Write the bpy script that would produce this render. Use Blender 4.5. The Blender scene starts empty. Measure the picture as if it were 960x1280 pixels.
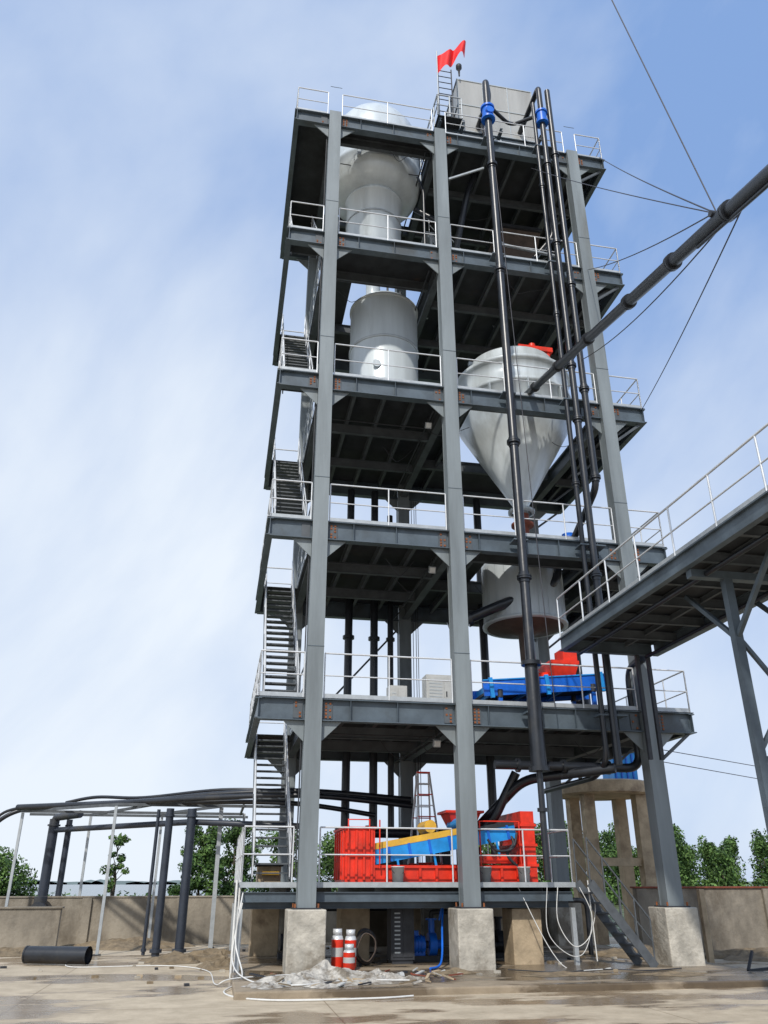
import bpy, math, random
from mathutils import Vector, Matrix
random.seed(7)
R=math.radians
scn=bpy.context.scene
COL=bpy.context.collection
# ------------------------------------------------------------------ materials
def mat(name,col,rough=0.6,metal=0.0,var=0.25,scale=3.0,bump=0.0,bscale=30.0,streak=False,col2=None,fac2=0.5,spec=0.5,stretch=None):
    m=bpy.data.materials.new(name); m.use_nodes=True
    nt=m.node_tree; b=nt.nodes['Principled BSDF']
    b.inputs['Roughness'].default_value=rough; b.inputs['Metallic'].default_value=metal
    b.inputs['Specular IOR Level'].default_value=spec
    mp=nt.nodes.new('ShaderNodeMapping')
    geo=nt.nodes.new('ShaderNodeNewGeometry')
    nt.links.new(geo.outputs['Position'],mp.inputs['Vector'])
    if streak: mp.inputs['Scale'].default_value=(1,1,0.12)
    if stretch: mp.inputs['Scale'].default_value=stretch
    n=nt.nodes.new('ShaderNodeTexNoise'); n.inputs['Scale'].default_value=scale; n.inputs['Detail'].default_value=6; n.inputs['Roughness'].default_value=0.62
    nt.links.new(mp.outputs[0],n.inputs['Vector'])
    r=nt.nodes.new('ShaderNodeValToRGB'); r.color_ramp.elements[0].position=0.32; r.color_ramp.elements[1].position=0.68
    c=Vector(col)
    lo=c*(1-var); hi=c*(1+var)
    r.color_ramp.elements[0].color=(*lo,1); r.color_ramp.elements[1].color=(*[min(x,.95) for x in hi],1)
    nt.links.new(n.outputs['Fac'],r.inputs['Fac'])
    last=r.outputs['Color']
    if col2:
        n2=nt.nodes.new('ShaderNodeTexNoise'); n2.inputs['Scale'].default_value=scale*0.37; n2.inputs['Detail'].default_value=8; n2.inputs['Roughness'].default_value=.65
        nt.links.new(mp.outputs[0],n2.inputs['Vector'])
        r2=nt.nodes.new('ShaderNodeValToRGB'); r2.color_ramp.elements[0].position=fac2; r2.color_ramp.elements[1].position=min(fac2+.12,1)
        r2.color_ramp.elements[0].color=(0,0,0,1); r2.color_ramp.elements[1].color=(1,1,1,1)
        nt.links.new(n2.outputs['Fac'],r2.inputs['Fac'])
        mx=nt.nodes.new('ShaderNodeMix'); mx.data_type='RGBA'
        nt.links.new(r2.outputs['Color'],mx.inputs['Factor']); nt.links.new(last,mx.inputs['A']); mx.inputs['B'].default_value=(*col2,1)
        last=mx.outputs['Result']
    nt.links.new(last,b.inputs['Base Color'])
    if bump>0:
        n3=nt.nodes.new('ShaderNodeTexNoise'); n3.inputs['Scale'].default_value=bscale; n3.inputs['Detail'].default_value=5
        nt.links.new(geo.outputs['Position'],n3.inputs['Vector'])
        bp=nt.nodes.new('ShaderNodeBump'); bp.inputs['Strength'].default_value=bump; bp.inputs['Distance'].default_value=0.03
        nt.links.new(n3.outputs['Fac'],bp.inputs['Height']); nt.links.new(bp.outputs[0],b.inputs['Normal'])
    return m
M={}
M['col']=mat('column_grey_paint_lit',(.195,.225,.24),.5,0,.24,1.8,.12,4,streak=True,col2=(.135,.145,.14),fac2=.55)  # same paint as the beams, colour lightened for the sun on the columns
M['beam']=mat('beam_grey_paint_shaded',(.082,.108,.132),.45,0,.28,1.7,.06,5,col2=(.06,.07,.075),fac2=.56)  # the column paint again, weaker sunlight on the beams put into a darker colour
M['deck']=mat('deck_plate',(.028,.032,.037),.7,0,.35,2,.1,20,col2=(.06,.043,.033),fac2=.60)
M['joist']=mat('joist_paint',(.078,.09,.102),.55,0,.28,2)
M['rust']=mat('rust_bolts',(.25,.085,.03),.8,0,.35,20)
M['rail']=mat('galvanised_rail',(.70,.72,.74),.4,.3,.1,6)
M['railw']=mat('rail_grey',(.42,.45,.47),.45,.3,.12,6)
M['rack']=mat('rack_pipe_slate',(.03,.038,.055),.4,0,.3,2,.05,6,col2=(.05,.05,.05),fac2=.56)
M['white']=mat('vessel_paint',(.60,.655,.68),.30,.1,.12,1.8,.08,2.5,streak=True,col2=(.45,.49,.50),fac2=.54)
M['vgrey']=mat('vessel_grey_paint',(.44,.48,.50),.4,.1,.18,1.8,.05,3,streak=True)
M['black']=mat('black_pipe',(.015,.018,.024),.34,0,.3,3,.1,6,spec=.6,col2=(.035,.035,.035),fac2=.58)
M['dark']=mat('dark_steel',(.03,.033,.04),.55,0,.3,4)
M['blue']=mat('blue_paint',(.008,.13,.62),.4,0,.2,4,col2=(.01,.09,.35),fac2=.6)
M['bluel']=mat('light_blue_paint',(.015,.28,.72),.45,0,.2,4,col2=(.02,.2,.5),fac2=.6)
M['red']=mat('red_paint',(.75,.035,.012),.42,0,.2,4,col2=(.42,.035,.015),fac2=.55)
M['yellow']=mat('yellow_paint',(.72,.42,.05),.45,0,.18,4,col2=(.45,.26,.06),fac2=.6)
M['conc']=mat('pedestal_concrete',(.45,.42,.36),.9,0,.3,3,.7,12,col2=(.25,.22,.175),fac2=.50)
M['conct']=mat('tan_concrete',(.42,.33,.22),.9,0,.25,2.5,.4,14,col2=(.24,.18,.12),fac2=.54)
M['wall']=mat('wall_render',(.26,.23,.185),.92,0,.35,1.3,.6,10,col2=(.12,.10,.075),fac2=.51,stretch=(1,1,.5))
M['wgal']=mat('water_tank_panel',(.40,.40,.38),.45,.2,.15,1.5,0,streak=True,col2=(.30,.28,.25),fac2=.58)
M['rope']=mat('cable_steel',(.06,.06,.07),.5,.3,.1)
M['whose']=mat('white_hose',(.68,.68,.66),.5,0,.1,8)
M['bag']=mat('plastic_sheet',(.42,.40,.36),.5,0,.35,9,.4,15,col2=(.20,.17,.13),fac2=.49)
M['cab']=mat('cabinet_grey',(.50,.51,.50),.5,0,.1,5)
M['flag']=mat('flag_cloth',(.80,.015,.015),.7,0,.08,5)
M['bark']=mat('bark',(.10,.08,.06),.9,0,.3,6)
M['rim']=mat('rust_red_primer',(.20,.05,.025),.7,0,.3,5)
M['brown']=mat('weathered_brown_steel',(.09,.065,.05),.7,0,.3,3)
M['grating']=mat('stair_steel',(.085,.095,.105),.55,0,.25,5)
M['mud']=mat('mud_pile',(.20,.155,.10),.95,0,.35,5,.6,10)
def leafmat(name,c):
    m=mat(name,c,.6,0,.4,.9)
    m.node_tree.nodes['Principled BSDF'].inputs['Specular IOR Level'].default_value=.2
    return m
M['leaf']=leafmat('leaves',(.080,.145,.038))
M['leaf2']=leafmat('leaves_light',(.115,.20,.055))
M['leaf3']=leafmat('leaves_dark',(.035,.075,.022))

# ------------------------------------------------------------------ builder
class MB:
    def __init__(s): s.v=[];s.f=[];s.m=[];s.sm=[];s.mats=[]
    def mi(s,k):
        if k not in s.mats: s.mats.append(k)
        return s.mats.index(k)
    def add(s,vs,fs,k,smooth=False):
        o=len(s.v); s.v+= [tuple(x) for x in vs]; i=s.mi(k)
        for f in fs: s.f.append([o+a for a in f]); s.m.append(i); s.sm.append(smooth)
    def box(s,x0,x1,y0,y1,z0,z1,k):
        if x0>x1:x0,x1=x1,x0
        if y0>y1:y0,y1=y1,y0
        if z0>z1:z0,z1=z1,z0
        vs=[(x0,y0,z0),(x1,y0,z0),(x1,y1,z0),(x0,y1,z0),(x0,y0,z1),(x1,y0,z1),(x1,y1,z1),(x0,y1,z1)]
        s.add(vs,[(3,2,1,0),(4,5,6,7),(0,1,5,4),(1,2,6,5),(2,3,7,6),(3,0,4,7)],k)
    def obox(s,c,ax,ay,az,k):
        c=Vector(c);ax=Vector(ax);ay=Vector(ay);az=Vector(az)
        vs=[c+a*ax+b*ay+d*az for d in(-1,1) for a,b in((-1,-1),(1,-1),(1,1),(-1,1))]
        s.add(vs,[(3,2,1,0),(4,5,6,7),(0,1,5,4),(1,2,6,5),(2,3,7,6),(3,0,4,7)],k)
    def bar(s,p0,p1,w,h,k,upv=(0,0,1)):
        p0=Vector(p0);p1=Vector(p1);d=(p1-p0);L=d.length;d.normalize()
        u=Vector(upv)
        if abs(d.dot(u))>.98:u=Vector((0,1,0))
        sd=d.cross(u).normalized();u=sd.cross(d).normalized()
        s.obox((p0+p1)/2,d*L/2,sd*w/2,u*h/2,k)
    def tube(s,pts,r,k,seg=8,caps=True,radii=None,smooth=True):
        pts=[Vector(p) for p in pts];n=len(pts)
        vs=[];fs=[]
        prev=None
        for i,p in enumerate(pts):
            if i==0:d=pts[1]-p
            elif i==n-1:d=p-pts[i-1]
            else:d=(pts[i+1]-p).normalized()+(p-pts[i-1]).normalized()
            d.normalize()
            if prev is None:
                a=Vector((0,0,1)) if abs(d.z)<.9 else Vector((1,0,0))
                x=d.cross(a).normalized()
            else:
                x=(prev-d*prev.dot(d)).normalized()
            prev=x;y=d.cross(x)
            rr=radii[i] if radii else r
            for j in range(seg):
                t=2*math.pi*j/seg
                vs.append(p+x*math.cos(t)*rr+y*math.sin(t)*rr)
        for i in range(n-1):
            for j in range(seg):
                a=i*seg+j;b=i*seg+(j+1)%seg
                fs.append((a,b,b+seg,a+seg))
        s.add(vs,fs,k,smooth)
        if caps:
            s.add(vs[:seg],[tuple(range(seg))[::-1]],k); s.add(vs[-seg:],[tuple(range(seg))],k)
    def lathe(s,cx,cy,prof,k,seg=40,smooth=True,closed=False):
        vs=[];fs=[]
        for r,z in prof:
            for j in range(seg):
                t=2*math.pi*j/seg; vs.append((cx+r*math.cos(t),cy+r*math.sin(t),z))
        for i in range(len(prof)-1):
            for j in range(seg):
                a=i*seg+j;b=i*seg+(j+1)%seg
                fs.append((a,b,b+seg,a+seg))
        s.add(vs,fs,k,smooth)
    def tri(s,a,b,c,thick,k):
        a,b,c=Vector(a),Vector(b),Vector(c); n=(b-a).cross(c-a).normalized()*thick/2
        vs=[a-n,b-n,c-n,a+n,b+n,c+n]
        s.add(vs,[(2,1,0),(3,4,5),(0,1,4,3),(1,2,5,4),(2,0,3,5)],k)
    def ibeam(s,p0,p1,w,h,k,t=.022):
        p0=Vector(p0);p1=Vector(p1);d=(p1-p0).normalized()
        u=Vector((0,0,1));sd=d.cross(u).normalized();u=sd.cross(d).normalized()
        L=(p1-p0).length;c=(p0+p1)/2
        s.obox(c,d*L/2,sd*t*.35,u*(h/2-t),k)
        s.obox(c+u*(h/2-t/2),d*L/2,sd*w/2,u*t/2,k)
        s.obox(c-u*(h/2-t/2),d*L/2,sd*w/2,u*t/2,k)
    def done(s,name,parent=None,bevel=0,origin=None):
        if origin is None:
            xs=[v[0] for v in s.v];ys=[v[1] for v in s.v];zs=[v[2] for v in s.v]
            origin=((min(xs)+max(xs))/2,(min(ys)+max(ys))/2,min(zs))
        o=Vector(origin)
        me=bpy.data.meshes.new(name)
        me.from_pydata([tuple(Vector(v)-o) for v in s.v],[],s.f)
        for k in s.mats: me.materials.append(M[k])
        me.polygons.foreach_set('material_index',s.m); me.polygons.foreach_set('use_smooth',s.sm)
        me.update()
        ob=bpy.data.objects.new(name,me);COL.objects.link(ob)
        ob.location=o
        if parent: ob.parent=parent; ob.location=o-parent.location
        if bevel:
            b=ob.modifiers.new('bev','BEVEL');b.width=bevel;b.segments=2
        return ob
def empty(name,loc):
    e=bpy.data.objects.new(name,None);COL.objects.link(e);e.location=loc;e.empty_display_size=.5
    return e
def arc(pts,n=6,r=.3):
    pts=[Vector(p) for p in pts];out=[pts[0]]
    for i in range(1,len(pts)-1):
        a,b,c=pts[i-1],pts[i],pts[i+1]
        rr=min(r,(a-b).length/2.05,(c-b).length/2.05)
        s0=b+(a-b).normalized()*rr;s1=b+(c-b).normalized()*rr
        for j in range(n+1):
            t=j/n; out.append(s0*(1-t)**2+b*2*t*(1-t)+s1*t*t)
    out.append(pts[-1]);return out
def curve(pts,n=10):
    pts=[Vector(p) for p in pts];out=[]
    P=[pts[0]]+pts+[pts[-1]]
    for i in range(1,len(P)-2):
        for j in range(n):
            t=j/n
            out.append(.5*((2*P[i])+(-P[i-1]+P[i+1])*t+(2*P[i-1]-5*P[i]+4*P[i+1]-P[i+2])*t*t+(-P[i-1]+3*P[i]-3*P[i+1]+P[i+2])*t**3))
    out.append(pts[-1]);return out
def railing(b,pts,h=1.1,k='rail',sp=1.3,r=.022,mids=1,toe=True):
    for i in range(len(pts)-1):
        p,q=Vector(pts[i]),Vector(pts[i+1]);L=(q-p).length;n=max(1,round(L/sp))
        up=Vector((0,0,1))
        b.tube([p+up*h,q+up*h],r,k,6)
        for m in range(mids): b.tube([p+up*h*(m+1)/(mids+1),q+up*h*(m+1)/(mids+1)],r*.75,k,6)
        for j in range(n+1):
            c=p.lerp(q,j/n); b.tube([c,c+up*h],r*.9,k,6)
        if toe: b.bar(p+up*.06,q+up*.06,.008,.1,'railw')
def frust(b,cx,cy,z0,z1,a0,a1,k):
    vs=[(cx+s*a0,cy+t*a0,z0) for s,t in((-1,-1),(1,-1),(1,1),(-1,1))]+[(cx+s*a1,cy+t*a1,z1) for s,t in((-1,-1),(1,-1),(1,1),(-1,1))]
    b.add(vs,[(3,2,1,0),(4,5,6,7),(0,1,5,4),(1,2,6,5),(2,3,7,6),(3,0,4,7)],k)
# ------------------------------------------------------------------ levels
LV=[1.7,5.70,10.36,15.0,20.36,25.7]
XC=[0,3.7,8.63]; YB=6.6; XL=-1.3; XR=9.85
T=empty('steel_frame_tower',(0,0,0))
for x in XC:
    for y in (0,YB):
        b=MB(); w=.41
        b.box(x-w,x+w,y-w,y+w,-.15,1.18,'conc'); b.done('pedestal',T,bevel=.025)
        b=MB(); b.box(x-.3,x+.3,y-.3,y+.3,1.181,1.21,'dark')
        for dx in(-.25,.25):
            for dy in(-.25,.25): b.tube([(x+dx,y+dy,1.21),(x+dx,y+dy,1.29)],.022,'rust',6)
        b.done('base_plate',T)
b=MB()
for x in XC:
    for y in (0,YB):
        top=25.78 if y==0 else 25.6
        w=.2
        b.box(x-w,x+w,y-w,y-w+.03,1.21,top,'col'); b.box(x-w,x+w,y+w-.03,y+w,1.21,top,'col')
        b.box(x-w+.012,x-w+.035,y-w+.03,y+w-.03,1.21,top-.003,'col'); b.box(x+w-.035,x+w-.012,y-w+.03,y+w-.03,1.21,top-.003,'col')
        b.box(x-w+.04,x+w-.04,y-w+.031,y+w-.031,top-.03,top-.006,'col')
        for L in LV[1:]:
            if y==0: b.box(x-w-.004,x+w+.004,y-w-.008,y-w+.004,L+1.25,L+1.265,'beam')
b.done('columns',T)
b=MB()
H=.52
for li,L in enumerate(LV[1:],1):
    zc=L-H/2
    for y in (0,YB):
        segs=[(XL,-.2),(.2,3.5),(3.9,8.43),(8.83,XR)]
        for a,c in segs: b.ibeam((a,y,zc),(c,y,zc),.24,H,'beam')
    for x in XC: b.ibeam((x,.2,zc-.001),(x,YB-.2,zc-.001),.22,H-.03,'joist')
    for x in (XL,XR): b.ibeam((x,-.12,zc),(x,YB+.12,zc),.16,H-.04,'beam')
    for x in XC:
        for sgn in (-1,1):
            x0=x+sgn*.2
            for y in(0,YB):
                b.tri((x0,y,L-H-.002),(x0+sgn*.5,y,L-H-.002),(x0,y,L-H-.48),.03,'col')
            xs=x0+sgn*.16
            b.box(xs-.11,xs+.11,-.03,-.012,L-H+.06,L-.06,'joist')
            for i in range(5):
                for j in range(2):
                    if random.random()<(.8 if sgn>0 else .3):
                        zz=L-H+.1+i*.08; xx=xs-.05+j*.1
                        b.box(xx-.024,xx+.024,-.045,-.03,zz-.024,zz+.024,'rust')
    xx=.9
    while xx<9.6:
        if min(abs(xx-x) for x in XC)>.6: b.box(xx-.006,xx+.006,-.11,-.008,L-H+.023,L-.023,'beam')
        xx+=1.15
b.done('beams',T)
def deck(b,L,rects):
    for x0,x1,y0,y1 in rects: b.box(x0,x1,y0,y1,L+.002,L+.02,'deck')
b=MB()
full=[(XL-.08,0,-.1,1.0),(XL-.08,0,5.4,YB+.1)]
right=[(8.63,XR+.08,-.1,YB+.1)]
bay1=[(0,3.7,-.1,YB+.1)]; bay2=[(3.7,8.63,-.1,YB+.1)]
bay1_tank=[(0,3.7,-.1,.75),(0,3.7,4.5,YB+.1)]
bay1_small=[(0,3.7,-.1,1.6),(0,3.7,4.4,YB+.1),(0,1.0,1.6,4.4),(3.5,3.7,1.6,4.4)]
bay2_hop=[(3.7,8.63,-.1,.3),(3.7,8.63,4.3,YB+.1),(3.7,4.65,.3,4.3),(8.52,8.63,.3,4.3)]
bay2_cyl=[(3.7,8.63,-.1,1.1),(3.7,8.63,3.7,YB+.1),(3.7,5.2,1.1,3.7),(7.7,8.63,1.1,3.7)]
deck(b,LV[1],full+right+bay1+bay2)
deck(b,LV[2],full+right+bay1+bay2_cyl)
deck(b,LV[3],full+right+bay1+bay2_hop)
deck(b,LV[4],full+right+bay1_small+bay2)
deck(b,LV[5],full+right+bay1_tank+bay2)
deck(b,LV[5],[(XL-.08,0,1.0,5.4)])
for li,L in enumerate(LV[1:],1):
    zc=L-.13
    xs=[.95,1.85,2.75] if li not in(4,5) else []
    xs2=[4.55,5.6,6.6,7.6] if li in(1,4,5) else ([4.6,8.0] if li==2 else [4.4])
    for x in xs+xs2+[9.25]: b.ibeam((x,.15,zc),(x,YB-.15,zc),.1,.24,'joist',.012)
    for y in [2.2,4.4]:
        if li not in(4,5): b.ibeam((.13,y,L-.24-.16),(3.57,y,L-.24-.16),.12,.3,'joist',.014)
        if li in(1,4,5): b.ibeam((3.83,y,L-.40),(8.5,y,L-.40),.12,.3,'joist',.014)
        b.ibeam((8.75,y,L-.40),(XR-.1,y,L-.40),.1,.28,'joist',.014)
    for y in (.75,4.6):
        if li==5: b.ibeam((.13,y,L-.2),(3.57,y,L-.2),.14,.36,'joist',.014)
    if li==4:
        for y in (1.6,4.4): b.ibeam((.13,y,L-.2),(3.57,y,L-.2),.14,.34,'joist',.014)
    if li in(2,3):
        for y in ((1.1,3.7) if li==2 else (.35,4.35)): b.ibeam((3.83,y,L-.2),(8.5,y,L-.2),.14,.34,'joist',.014)
    for y in (0.02,YB): b.bar((8.85,y,L-H-.7),(9.75,y,L-H),.07,.07,'joist')
    for y in (0.3,2.4,4.6): b.bar((8.66,y,L-H-.62),(9.7,y,L-.3),.06,.06,'joist')
    b.tube([(.4,1.4,L-H-.05),(3.3,1.4,L-H-.05)],.018,'dark',6)
    b.tube([(3.3,.35,L-H-.05),(3.3,6.3,L-H-.05)],.025,'dark',6)
b.done('decks',T)
b=MB()
b.bar((4,.05,LV[4]+3.3),(5.3,.05,LV[4]+4.1),.06,.06,'railw')
for li in (1,3):
    b.bar((.3,YB,LV[li]+.3),(3.4,YB,LV[li+1]-.9),.06,.06,'joist')
for x,y in((3.94,.05),(-.24,.1)): b.tube([(x,y,1.8),(x,y,25)],.018,'dark',6)
b.done('braces',T)
b=MB()
def flood(x,y,z):
    b.bar((x,y,z+.25),(x,y,z),.02,.02,'dark'); b.obox((x,y-.06,z-.08),(.09,0,0),(0,.05,.03),(0,-.04,.08),'railw'); b.obox((x,y-.12,z-.11),(.07,0,0),(0,.006,.004),(0,-.03,.06),'whose')
for L in LV[1:4]: flood(3.25,.9,L-H-.2)
b.done('flood_lamps',T)
# loose cables drooping under the decks
b=MB()
random.seed(5)
for L in LV[1:]:
    for i in range(3):
        xa=random.uniform(.3,3.2)+(i==2)*4.4; xb=xa+random.uniform(.8,1.6); y=random.uniform(.4,3)
        b.tube(curve([(xa,y,L-H),(xa+.2*(xb-xa),y,L-H-random.uniform(.15,.35)),((xa+xb)/2,y,L-H-random.uniform(.2,.5)),(xb,y,L-H)],5),.010,'dark',5)
b.done('droop_cables',T)
b=MB()
for li,L in enumerate(LV[1:],1):
    z=L+.02
    railing(b,[(.25,-.06,z),(3.45,-.06,z)],sp=1.6); railing(b,[(3.95,-.06,z),(8.38,-.06,z)],sp=1.5)
    railing(b,[(-.25,-.06,z),(XL,-.06,z),(XL,YB,z)],sp=1.1)
    railing(b,[(8.88,-.06,z),(XR,-.06,z),(XR,YB,z)],sp=1.2)
    railing(b,[(XL,YB,z),(XR,YB,z)],sp=1.5)
    railing(b,[(-.12,1.05,z),(-.12,5.3,z)],sp=1.4,k='railw')
b.done('railings',T)
def stair(b,p0,p1,w,axis,n,k='grating',rk='rail',rails=True):
    p0=Vector(p0);p1=Vector(p1)
    sd=Vector((w/2,0,0)) if axis=='y' else Vector((0,w/2,0))
    for s in(-1,1):
        b.bar(p0+sd*s,p1+sd*s,.03,.2,k)
    d=p1-p0
    for i in range(1,n+1):
        c=p0+d*(i/(n+1))
        if axis=='y': b.box(c.x-w/2+.02,c.x+w/2-.02,c.y-.12,c.y+.12,c.z-.018,c.z+.018,k)
        else: b.box(c.x-.12,c.x+.12,c.y-w/2+.02,c.y+w/2-.02,c.z-.018,c.z+.018,k)
    if rails:
        up=Vector((0,0,1))
        for s in(-1,1):
            a=p0+sd*s;c=p1+sd*s
            b.tube([a+up*.95,c+up*.95],.02,rk,6); b.tube([a+up*.5,c+up*.5],.015,rk,6)
            for i in range(5):
                q=a.lerp(c,i/4); b.tube([q,q+up*.95],.018,rk,6)
b=MB()
for li in range(0,5):
    stair(b,(-.72,1.0,LV[li]),(-.72,5.4,LV[li+1]),.85,'y',19)
b.done('stairs',T)
b=MB()
z=LV[0]
b.box(-1.45,6.35,.25,YB,z-.05,z,'deck')
b.box(-1.45,6.35,.2,.25,z-.10,z+.01,'railw')
b.ibeam((-1.4,.32,z-.29),(6.3,.32,z-.29),.1,.2,'beam',.014)
for x in (-1.4,-.4,.6,1.6,2.6,3.6,4.6,5.6,6.3): b.ibeam((x,.4,z-.17),(x,YB-.1,z-.17),.1,.22,'joist',.012)
for y in(.6,3.3,6.4): b.ibeam((-1.4,y,z-.41),(6.3,y,z-.41),.14,.24,'beam',.014)
for x in(-1.38,6.28):
    for y in (.35,3.3,6.4): b.box(x-.05,x+.05,y-.05,y+.05,0,z-.53,'railw')
railing(b,[(.3,.26,z),(3.4,.26,z)],h=1.15,toe=False); railing(b,[(4.0,.26,z),(6.3,.26,z),(6.3,YB,z)],h=1.15,toe=False)
railing(b,[(-.3,.26,z),(-1.4,.26,z),(-1.4,YB,z)],h=1.15,toe=False)
b.done('lower_platform',T)

# ------------------------------------------------------------------ vessels
e=empty('dome_top_storage_tank',(1.85,2.65,20.3))
b=MB(); cx,cy,r=1.85,2.65,1.74
b.lathe(cx,cy,[(.02,29.05),(.5,29.0),(.95,28.84),(1.35,28.5),(1.6,28.05),(r,27.4),(r,25.9)],'white',56)
b.lathe(cx,cy,[(r,25.9),(r+.05,25.85),(r+.05,25.65),(r,25.6),(r-.03,25.3),(r-.14,25.0),(r-.36,24.75),(1.0,24.6)],'white',56)
b.lathe(cx,cy,[(1.0,24.6),(1.07,24.58),(1.07,24.48),(1.0,24.46),(1.0,22.4),(.5,21.3),(.25,20.9),(.25,20.3)],'white',48)
b.lathe(cx,cy,[(.26,29.0),(.26,29.3),(.34,29.3),(.34,29.36),(.02,29.38)],'vgrey',20)
b.done('shell',e)
b=MB()
for a in range(8):
    t=a*math.pi/4+.3; c,s=math.cos(t),math.sin(t)
    b.box(cx+c*1.77-.06,cx+c*1.77+.06,cy+s*1.77-.06,cy+s*1.77+.06,25.3,25.6,'vgrey')
b.lathe(cx,cy,[(r+.001,26.8),(r+.04,26.8),(r+.04,26.7),(r+.001,26.7)],'vgrey',56)
b.lathe(cx,cy,[(1.001,23.5),(1.03,23.5),(1.03,23.44),(1.001,23.44)],'vgrey',48)
b.done('lugs',e)
e=empty('cylindrical_tank',(2.3,3.0,15.02))
b=MB(); cx,cy,r=2.3,3.0,1.17
b.lathe(cx,cy,[(r,15.03),(r,19.9),(1.0,20.15),(.45,20.3),(.3,20.35),(.3,20.7)],'white',44)
b.lathe(cx,cy,[(r+.06,15.03),(r+.06,15.14),(r,15.15)],'vgrey',44)
for zz in (18.15,19.9):
    b.lathe(cx,cy,[(r,zz-.05),(r+.035,zz-.04),(r+.035,zz+.04),(r,zz+.05)],'vgrey',44)
b.done('shell',e)
b=MB()
b.tube([(1.85,2.0,17.0),(1.85,1.86,17.0)],.10,'white',16); b.tube([(1.85,1.86,17.0),(1.85,1.84,17.0)],.14,'white',16)
for i in range(8):
    t=i*math.pi/4; b.tube([(cx+.7*math.cos(t),cy+.7*math.sin(t),20.1),(cx+.7*math.cos(t),cy+.7*math.sin(t),20.6)],.04,'dark',6)
b.done('nozzles',e)
e=empty('conical_hopper',(6.6,2.35,12.2))
b=MB(); cx,cy,r=6.6,2.35,1.87
b.lathe(cx,cy,[(1.38,17.6),(1.42,17.63),(1.48,17.61),(1.5,17.55),(1.52,17.3),(r-.02,17.05),(r+.07,17.0),(r+.07,16.87),(r,16.85),(r,16.2),(r+.05,16.18),(r+.05,16.05),(r,16.03),(r-.02,15.35),(.22,12.45),(.2,12.2)],'white',56,True)
b.lathe(cx,cy,[(1.38,17.6),(1.38,16.9),(.4,16.0)],'vgrey',48)
b.done('shell',e)
b=MB()
for a in range(10):
    t=a*math.pi/5+.2; c,s=math.cos(t),math.sin(t)
    b.bar((cx+c*(r+.06),cy+s*(r+.06),15.4),(cx+c*(r+.06),cy+s*(r+.06),16.05),.03,.16,'vgrey')
b.lathe(cx,cy,[(.32,12.35),(.42,12.33),(.42,12.25),(.32,12.22)],'vgrey',24)
b.bar((5.1,2.3,17.7),(8.1,2.3,17.7),.12,.14,'vgrey')
b.box(6.55,7.75,1.3,1.7,17.85,18.02,'red'); b.box(6.65,6.75,1.35,1.45,17.2,17.85,'red'); b.box(7.55,7.65,1.35,1.45,17.2,17.85,'red')
b.tube([(7.1,1.5,18.02),(7.1,1.5,18.2)],.12,'red',12)
b.done('stiffeners_and_gate',e)
e=empty('feed_drum',(6.45,2.4,8.4))
b=MB(); cx,cy,r=6.45,2.4,1.2
b.lathe(cx,cy,[(.3,11.4),(.6,11.3),(r,10.9),(r,8.55)],'vgrey',44); b.done('shell',e)
b=MB()
b.lathe(cx,cy,[(r+.005,8.62),(r+.05,8.62),(r+.05,8.54),(1.12,8.53)],'vgrey',44)
b.lathe(cx,cy,[(1.12,8.53),(.5,8.4),(.22,8.3),(.2,7.5)],'brown',32)
for a in range(24):
    t=a*math.pi/12; c,s=math.cos(t),math.sin(t)
    b.bar((cx+c*(r+.012),cy+s*(r+.012),8.62),(cx+c*(r+.012),cy+s*(r+.012),10.3),.01,.014,'vgrey')
b.done('bottom_ring',e)
b=MB()
b.lathe(6.6,2.35,[(.22,12.2),(.22,11.9),(.35,11.88),(.35,11.8),(.2,11.78),(.2,11.4)],'rim',20)
b.lathe(7.75,1.6,[(.02,11.35),(.2,11.3),(.2,11.2),(.28,11.2),(.28,11.12),(.2,11.1),(.2,10.9),(.3,10.88),(.3,10.8),(.15,10.78),(.15,10.4)],'blue',20)
b.tube([(7.45,1.6,11.0),(8.05,1.6,11.0)],.16,'blue',14)
b.done('blue_valve')

# ------------------------------------------------------------------ vertical pipes
def vpipe(name,pts,r,flz,k='black',radii=None,x=None,y=None,extra=None):
    b=MB(); b.tube(pts,r,k,16,radii=radii)
    for zf in flz:
        rr=r
        b.tube([(x,y,zf-.05),(x,y,zf-.008)],rr*1.55,k,16); b.tube([(x,y,zf+.008),(x,y,zf+.05)],rr*1.55,k,16)
        b.tube([(x,y,zf-.14),(x,y,zf+.14)],rr*1.15,k,16)
    if extra: extra(b)
    return b.done(name)
def ex1(b):
    b.tube([(5.4,-.5,26.3),(5.4,-.5,26.75)],.2,'blue',14); b.tube([(5.4,-.75,26.5),(5.4,-.25,26.5)],.15,'blue',12)
    for zf in (26.25,26.8): b.tube([(5.4,-.5,zf-.04),(5.4,-.5,zf+.04)],.25,'blue',16)
    b.tube(arc([(5.4,-.5,27.9),(5.4,-.5,28.25),(5.75,.2,28.3),(5.75,1.6,28.3)],6,.25),.12,'black',14)
    for zz in (5.5,10.1,14.8,20.1,25.4): b.box(5.2,5.6,-.5,-.1,zz-.02,zz+.02,'beam')
    for zf in (4.15,6.7): b.tube([(5.4,-.5,zf-.05),(5.4,-.5,zf+.05)],.25,'black',16)
vpipe('vertical_pipe',[(5.4,-.5,z) for z in (27.9,6.8,6.6,4.2)],.125,[24.0,19.4,13.1,9.0],radii=[.125,.125,.17,.19],x=5.4,y=-.5,extra=ex1)
b=MB(); b.tube([(5.4,-.5,4.1),(5.4,-.5,1.75)],.075,'black',12); b.tube([(5.4,-.5,3.2),(5.4,-.5,3.28)],.12,'black',12); b.done('drain_pipe')
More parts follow.
